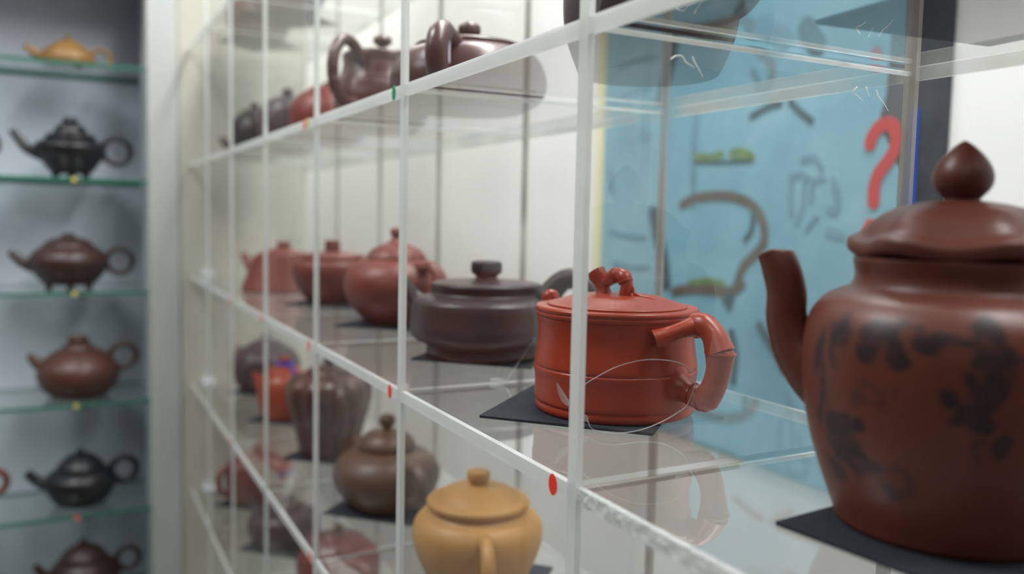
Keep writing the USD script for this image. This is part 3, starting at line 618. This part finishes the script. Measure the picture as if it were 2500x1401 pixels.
# --- topmost visible shelf ----------------------------------------
z4 = ROWS[0]
for n, lab, m in ((4, 'red-brown teapot on the topmost shelf, nearest of its three', 'clay_red_brown'), (5, 'dull brown teapot on the topmost shelf, middle of its three', 'clay_brown'), (6, 'pale brown teapot on the topmost shelf, farthest of its three', 'clay_cedar')):
    teapot('high_shelf_teapot', lab, m, (C(n), 0.112, on(z4)), 75 - 45,
           [(0, 0), (4.0, 0), (4.2, .2), (5.2, 1.8), (5.7, 4.0), (5.3, 6.2), (4.0, 7.4), (0, 7.6)],
           [(0, 7.4), (3.9, 7.5), (3.7, 7.9), (2.4, 8.6), (0, 8.8)], [(0, 8.6), (.6, 8.7), (.8, 9.4), (.5, 9.9), (0, 10.0)],
           spout_of(5.0, 3.6, 8.0, 7.0), ring_handle(4.9, 6.4, 5.2, 2.2, 8.4, .6))
    mat_sheet('black foam square on the topmost shelf under the %s teapot' % lab.split(' teapot')[0], C(n), 0.115, z4, .111, 45)

# --- glass cabinet ---------------------------------------------------
XP = XC - 0.085
OC = lambda z: Z0 + z + 0.0003
teapot('ochre_teapot', 'ochre-yellow low teapot on the top glass shelf of the left cabinet', 'clay_ochre', (XP, -0.206, OC(GZ[0])), 89,
       [(0, 0), (4.2, 0), (4.5, .2), (4.9, 1.2), (4.4, 2.6), (3.2, 3.7), (2.6, 4.0), (0, 4.0)], [(0, 3.8), (2.6, 3.9), (2.4, 4.3), (1.4, 4.9), (0, 5.1)], [(0, 4.9), (.5, 5.0), (.8, 5.4), (.4, 5.8), (0, 5.9)],
       spout_of(4.2, 1.6, 7.3, 3.4, .1, 1.0, .45), round_handle(5.7, 2.15, 1.7, .42))
def quad_lobe(phi, r, z): return r * (1 + .03 * np.cos(4 * phi)), z
teapot('footed_black_teapot', 'black teapot with stepped lid and little feet, second glass shelf from the top', 'clay_black', (XP, -0.205, OC(GZ[1])), 89,
       [(0, .9), (3.2, .9), (3.8, 1.4), (5.2, 3.4), (6.2, 5.4), (6.3, 6.2), (5.6, 7.0), (4.6, 7.5), (4.2, 7.7), (0, 7.7)], [(0, 7.5), (4.2, 7.6), (4.5, 7.9), (4.2, 8.4), (3.0, 8.9), (2.6, 9.8), (1.8, 10.4), (0, 10.6)], [(0, 10.4), (1.2, 10.5), (1.4, 11.0), (1.0, 11.7), (0, 11.9)],
       spout_of(5.4, 4.6, 9.9, 8.8, .25, 1.2, .6), round_handle(8.1, 5.7, 2.55, .55), feet=3.0)
teapot('footed_maroon_teapot', 'dark maroon oval teapot with little feet, third glass shelf from the top', 'clay_maroon', (XP, -0.212, OC(GZ[2])), 89,
       [(0, .8), (4.2, .8), (4.8, 1.2), (6.2, 3.0), (7.0, 5.2), (6.6, 6.6), (5.4, 7.8), (4.6, 8.2), (0, 8.2)], [(0, 8.0), (4.6, 8.1), (4.4, 8.6), (3.4, 9.4), (2.0, 9.9), (0, 10.0)], [(0, 9.8), (1.2, 9.9), (1.3, 10.3), (.9, 10.7), (0, 10.8)],
       spout_of(6.2, 4.4, 10.0, 7.2, .2, 1.3, .65), round_handle(9.0, 5.3, 2.4, .52), feet=4.0)
teapot('pear_teapot', 'warm brown pear-shaped teapot on the fourth glass shelf from the top', 'clay_cedar', (XP, -0.199, OC(GZ[3])), 89,
       [(0, 0), (4.6, 0), (5.0, .2), (6.6, 1.8), (7.5, 4.2), (7.1, 6.2), (5.6, 8.0), (4.2, 9.0), (3.2, 9.4), (0, 9.4)], [(0, 9.2), (3.1, 9.3), (2.8, 9.7), (2.2, 10.4), (0, 10.6)], [(0, 10.4), (1.5, 10.5), (1.9, 11.1), (1.6, 11.8), (0, 12.0)],
       spout_of(6.0, 6.0, 8.6, 8.6, .05, 1.4, .6), round_handle(8.1, 7.6, 2.4, .55))
teapot('pointed_black_teapot', 'black teapot with pointed knob on the fifth glass shelf from the top', 'clay_black', (XP, -0.199, OC(GZ[4])), 89,
       [(0, 0), (4.0, 0), (4.4, .2), (5.6, 1.6), (6.6, 3.8), (6.4, 5.4), (5.2, 6.6), (4.4, 7.0), (0, 7.0)], [(0, 6.8), (4.3, 6.9), (4.2, 7.6), (3.2, 8.8), (1.8, 9.8), (0, 10.1)], [(0, 9.9), (.7, 10.0), (.7, 10.4), (.4, 11.0), (0, 11.3)],
       spout_of(5.8, 4.0, 9.4, 7.0, .1, 1.3, .85), round_handle(7.9, 5.9, 2.4, .66))
teapot('spiked_brown_teapot', 'dark brown teapot with peaked knob cut by the bottom edge, lowest glass shelf', 'clay_maroon', (XP, -0.197, OC(GZ[5])), 89,
       [(0, 0), (4.4, 0), (4.8, .2), (6.2, 2.2), (6.8, 5.0), (6.4, 7.4), (5.2, 9.2), (4.4, 9.8), (0, 9.8)], [(0, 9.6), (4.3, 9.7), (4.2, 10.4), (3.2, 11.6), (1.8, 12.5), (0, 12.8)], [(0, 12.6), (.7, 12.7), (.7, 13.2), (.4, 13.8), (0, 14.1)],
       spout_of(5.8, 6.4, 8.6, 9.6, .1, 1.2, .7), round_handle(8.2, 8.6, 2.2, .55))
for z, lab, m in ((GZ[1], 'dark red teapot just entering at the left edge, second glass shelf', 'clay_maroon'), (GZ[4], 'reddish teapot just entering at the left edge, fifth glass shelf', 'clay_red_brown'), (GZ[5], 'black teapot just entering at the left edge, lowest glass shelf', 'clay_black')):
    teapot('edge_teapot', lab, m, (XP, -0.4335, OC(z)), 89,
           [(0, 0), (4.0, 0), (4.4, .2), (5.6, 1.6), (6.4, 3.8), (6.2, 5.4), (5.2, 6.6), (4.4, 7.0), (0, 7.0)], [(0, 6.8), (4.3, 6.9), (4.2, 7.6), (3.2, 8.6), (0, 9.0)], [(0, 8.8), (.7, 8.9), (.9, 9.6), (.4, 10.2), (0, 10.4)],
           spout_of(5.8, 4.0, 9.4, 7.0, .1, 1.2, .6), round_handle(8.4, 5.9, 2.3, .62))

# ------------------------------------------------------------------ poster on the wall
mat('poster_cloth', {'t': ('texture_coordinate', {}), 'n': ('noise_texture', {'scale': 7.0, 'detail': 4.0, 'roughness': 0.6}), 'n2': ('noise_texture', {'scale': 2.2, 'detail': 3.0}),
                     'r': ('rgb_ramp', {'ramp': [(0.28, lin(84, 132, 150)), (0.5, lin(112, 157, 171)), (0.72, lin(142, 178, 188))]}),
                     'ad': ('math', {'math_type': 'multiply_add', 'value2': 0.5}), 'h': ('math', {'math_type': 'multiply', 'value2': 0.5}),
                     'p': ('principled_bsdf', {'roughness': 0.85, 'specular_ior_level': 0.15})},
    [('t.object', 'n.vector'), ('t.object', 'n2.vector'), ('n2.fac', 'h.value1'), ('n.fac', 'ad.value1'), ('h.value', 'ad.value3'), ('ad.value', 'r.fac'), ('r.color', 'p.base_color')])
paint('poster_yellow', (214, 208, 160), 0.8, 0.05)
paint('poster_band', (52, 56, 60), 0.8, 0.35, 14.0)
paint('ink_red', (172, 20, 22), 0.8, 0.05)
paint('ink_blue', (34, 66, 150), 0.8, 0.1)
paint('ink_dark', (52, 80, 88), 0.85, 0.25, 40.0)
paint('ink_faint', (92, 132, 148), 0.85, 0.15, 40.0)
paint('ink_brown', (84, 80, 74), 0.85, 0.25, 40.0)
paint('ink_green', (92, 118, 76), 0.85, 0.3, 50.0)
PY = YB - 0.0005
po = thing('painted_banner', 'light blue painted cloth banner with ink figures and red hook mark on the wall', 'banner', (0, 0, Z0))
def slab(poly, y0, y1):
    g = trimesh.creation.extrude_polygon(poly, y1 - y0, engine='earcut')
    v = np.array(g.vertices); g.vertices = np.stack([v[:, 0], y1 - v[:, 2], v[:, 1]], -1); g.invert(); g.fix_normals(); return g
obj('cloth', slab(Polygon([(-.968, -.215), (-.355, -.215), (-.344, .09), (-.342, .19), (-.376, .25), (-.367, .28), (-.35, .9), (-.968, .9)]), PY - .003, PY), 'poster_cloth', po, smooth=False)
obj('border', slab(Polygon([(-.992, -.215), (-.9675, -.215), (-.9675, .9), (-.992, .9)]), PY - .0025, PY), 'poster_yellow', po, smooth=False)
obj('dark_band', slab(Polygon([(-.354, -.215), (-.284, -.215), (-.284, .9), (-.349, .9), (-.366, .28), (-.375, .25), (-.341, .19), (-.343, .09)]), PY - .0028, PY), 'poster_band', po, smooth=False)
def stroke(pts, wd, m, nm='ink_stroke', lift=0):
    g = LineString(cat_rom(pts, 6) if len(pts) > 2 else pts).buffer(wd / 2, quad_segs=6)
    obj(nm, slab(g, PY - .0036 - lift, PY - .0030), m, po, smooth=False)
stroke([(-0.3858, 0.2243), (-0.3823, 0.2348), (-0.3696, 0.2459), (-0.357, 0.2448), (-0.3495, 0.2324), (-0.3506, 0.2159), (-0.3609, 0.2007), (-0.3716, 0.1881), (-0.3764, 0.1732), (-0.3762, 0.1545)], .0165, 'ink_red', 'red_mark', .0006)
stroke([(-0.3795, 0.1264), (-0.3820, 0.119), (-0.3842, 0.1096)], .0165, 'ink_red', 'red_mark', .0006)
stroke([(-0.3273, 0.2546), (-0.3274, 0.1982), (-0.3265, 0.1414)], .015, 'ink_blue')
for si, (pts, wd, m) in enumerate((
    ([(-0.7123, 0.2903), (-0.7149, 0.2532), (-0.7139, 0.2031), (-0.712, 0.1527)], .014, 'ink_faint'), ([(-0.8486, 0.2728), (-0.8369, 0.2685)], .022, 'ink_faint'),
    ([(-0.5914, 0.276), (-0.5562, 0.2867), (-0.5371, 0.2874)], .010, 'ink_dark'), ([(-0.5186, 0.2882), (-0.4996, 0.2728), (-0.4813, 0.2606)], .010, 'ink_dark'),
    ([(-0.7085, 0.2266), (-0.6752, 0.223), (-0.6526, 0.2261)], .012, 'ink_green'), ([(-0.6262, 0.2264), (-0.6048, 0.2252), (-0.5895, 0.2186)], .016, 'ink_green'),
    ([(-0.713, 0.2176), (-0.6565, 0.215), (-0.5876, 0.2135)], .005, 'ink_dark'),
    ([(-0.7389, 0.1528), (-0.7096, 0.1621), (-0.6535, 0.1658), (-0.6093, 0.1612), (-0.5753, 0.1465), (-0.5596, 0.1266), (-0.5564, 0.1011), (-0.5714, 0.0833), (-0.595, 0.0645), (-0.6062, 0.0401)], .015, 'ink_brown'),
    ([(-0.579, 0.1407), (-0.5816, 0.1176), (-0.5931, 0.1028)], .010, 'ink_dark'),
    ([(-0.8127, 0.1395), (-0.7971, 0.0995), (-0.7807, 0.06), (-0.7735, 0.0272)], .026, 'ink_dark'),
    ([(-0.7515, 0.0144), (-0.7112, 0.0224), (-0.6633, 0.0245), (-0.6184, 0.0259), (-0.5976, 0.0378)], .016, 'ink_brown'), ([(-0.7118, 0.0319), (-0.6735, 0.038), (-0.6367, 0.0365)], .010, 'ink_green'),
    ([(-0.6307, 0.0109), (-0.6179, 0.0182), (-0.6213, 0.0027)], .012, 'ink_dark'),
    ([(-0.4921, 0.211), (-0.4713, 0.2126), (-0.4602, 0.199)], .009, 'ink_faint'), ([(-0.5124, 0.1902), (-0.4945, 0.1923), (-0.4729, 0.1837), (-0.456, 0.1858)], .009, 'ink_faint'),
    ([(-0.5088, 0.1901), (-0.5107, 0.163), (-0.5071, 0.1411)], .008, 'ink_faint'), ([(-0.4865, 0.1787), (-0.4884, 0.152), (-0.4976, 0.1276)], .007, 'ink_faint'), ([(-0.4729, 0.1837), (-0.4747, 0.1572)], .007, 'ink_faint'),
    ([(-0.4392, 0.1827), (-0.4314, 0.162), (-0.4335, 0.1441), (-0.4435, 0.1466)], .011, 'ink_faint'), ([(-0.4793, 0.1199), (-0.4728, 0.128), (-0.463, 0.1361)], .007, 'ink_faint'), ([(-0.4416, 0.1181), (-0.4284, 0.1158), (-0.4218, 0.1135)], .012, 'ink_faint'),
    ([(-0.5571, -0.0167), (-0.5401, -0.0346), (-0.5195, -0.0544), (-0.5087, -0.0696)], .014, 'ink_dark'), ([(-0.6148, -0.0328), (-0.6044, -0.0615), (-0.6061, -0.1041)], .012, 'ink_dark'), ([(-0.4977, -0.1013), (-0.493, -0.1172)], .014, 'ink_faint'),
    ([(-0.9375, 0.1061), (-0.8805, 0.1004), (-0.8331, 0.0984)], .006, 'ink_faint'), ([(-0.9281, 0.0518), (-0.8776, 0.0475), (-0.8189, 0.0497)], .005, 'ink_faint'), ([(-0.9431, 0.2115), (-0.9377, 0.1824)], .012, 'ink_faint'),
    ([(-0.575, 0.4003), (-0.5353, 0.3768)], .03, 'ink_faint'), ([(-0.4959, 0.3805), (-0.4771, 0.3565)], .03, 'ink_dark'))):
    stroke(pts, wd, m, lift=si * 1.2e-5)

# ------------------------------------------------------------------ small things
def sticker(label, colour, x, z, r=.0054, face_y=0.0, face_x=None):
    g = trimesh.creation.cylinder(radius=r, height=.0003, sections=40)
    g.apply_transform(trimesh.transformations.rotation_matrix(math.pi / 2, [1, 0, 0])); g.apply_translation([0, -.00016, 0])
    if face_x is None: g.apply_scale([.72, 1, 1])
    if face_x is not None: g.apply_transform(trimesh.transformations.rotation_matrix(math.pi / 2, [0, 0, 1]))
    p = obj('dot_sticker', g, 'sticker_' + colour, smooth=False)
    UsdGeom.Xformable(stage.GetPrimAtPath(p)).AddTranslateOp().Set(Gf.Vec3d(x if face_x is None else face_x, face_y, Z0 + z))
    tag(stage.GetPrimAtPath(p), label, 'sticker')
sticker('red dot sticker on the middle shelf edge, in front of the orange-red bamboo teapot', 'red', -0.0171, -.0049, .0055)
sticker('red dot sticker on the middle shelf edge, in front of the charcoal teapot', 'red', -0.2624, -.0047)
sticker('red dot sticker on the middle shelf edge, left of the round red-brown teapot', 'red', -0.5077, -.0045)
sticker('red dot sticker on the middle shelf edge, fourth from the viewer and blurred', 'red', -0.7465, -.004)
sticker('red dot sticker on the middle shelf edge, farthest and faintest', 'red', -0.9749, -.004)
sticker('green dot sticker on the upper shelf edge beside the second upright', 'green', -0.2596, .2160)
sticker('yellow dot sticker on the upper shelf edge, far side of the green one', 'yellow', -0.5135, .2160)
sticker('red dot sticker tucked beside the yellow dot on the upper shelf edge', 'red', -0.5262, .2160)
sticker('red dot sticker on the lower shelf edge, near the bottom of the picture', 'red', -0.5012, z1 - .004)
sticker('red dot sticker on the lower shelf edge, far and blurred', 'red', -0.9859, z1 - .004)
for z, lab, c, y in ((GZ[1], 'yellow dot sticker under the footed black teapot on the glass edge', 'yellow', -.201), (GZ[2], 'yellow dot sticker under the dark maroon teapot on the glass edge', 'yellow', -.204), (GZ[3], 'yellow dot sticker under the pear-shaped teapot on the glass edge', 'yellow', -.205), (GZ[4], 'red dot sticker under the pointed-knob teapot on the glass edge', 'red', -.208)):
    sticker(lab, c, 0, z - .003, .0042, y, XC + .0002)

pt = thing('price_tag', 'clear plastic loop tag hanging on the bamboo handle of the orange-red teapot', 'price tag', (0, 0, Z0))
cm = lambda pts: [tuple(100 * np.array(p)) for p in pts]
LA = [(-0.0600, 0.1215, 0.024), (-0.0602, 0.1235, 0.031), (-0.0612, 0.1214, 0.0369), (-0.0630, 0.1147, 0.0417), (-0.0660, 0.1043, 0.0441), (-0.0706, 0.0920, 0.0441), (-0.0781, 0.0790, 0.0399), (-0.086, 0.0697, 0.0329), (-0.0932, 0.0634, 0.026), (-0.0984, 0.0591, 0.0195)]
LB = [(-0.0894, 0.0661, 0.0046), (-0.0789, 0.0621, 0.0034), (-0.069, 0.0629, 0.0034), (-0.0636, 0.0686, 0.0034), (-0.0637, 0.0861, 0.0036), (-0.0653, 0.103, 0.0066), (-0.0645, 0.113, 0.0109), (-0.0625, 0.119, 0.0155), (-0.0600, 0.1215, 0.024)]
obj('loop', cat(tube(cm(LA), [.036] * len(LA), 8, 6), tube(cm(LB), [.034] * len(LB), 8, 6)), 'plastic_clear', pt)
TG = [(-0.1088, 0.0552, 0.0253), (-0.1071, 0.0558, 0.0219), (-0.1033, 0.0572, 0.0165), (-0.1003, 0.0583, 0.0142)]
obj('barb', tube(cm(TG), [.07, .14, .22, .16], 16, 6), 'plastic_clear', pt)
TH = [(-0.0990, 0.0600, 0.0140), (-0.0955, 0.0621, 0.0114), (-0.0926, 0.064, 0.0083), (-0.0910, 0.0651, 0.0066), (-0.0894, 0.0661, 0.0046)]
obj('socket', tube(cm(TH), [.15, .13, .10, .19, .05], 16, 8), 'plastic_clear', pt)
pt2 = thing('price_tag', 'white paper tag on a thread at the handle of the broad glossy teapot', 'price tag', (C(2) + .062, 0.055, on(z3)))
obj('paper', box(-.0005, .0005, -.007, .007, .028, .046, .0003), 'paper_white', pt2, smooth=False)
obj('thread', tube([(0, 0, 4.6), (.3, .1, 5.4), (.2, .5, 6.2)], [.04, .04, .04], 8, 5), 'plastic_clear', pt2)
pt3 = thing('price_tag', 'clear thread tag hanging beside the charcoal teapot above its foam square', 'price tag', (0, 0, Z0))
obj('loop', tube(cm([(-0.2255, 0.1032, 0.036), (-0.2279, 0.0955, 0.0234), (-0.2301, 0.088, 0.012), (-0.233, 0.083, 0.0022)]), [.05, .05, .06, .09], 8, 6), 'plastic_clear', pt3)
obj('barb', tube(cm([(-0.233, 0.083, 0.0026), (-0.238, 0.079, 0.0024), (-0.243, 0.075, 0.0022)]), [.1, .2, .14], 12, 6), 'plastic_clear', pt3)
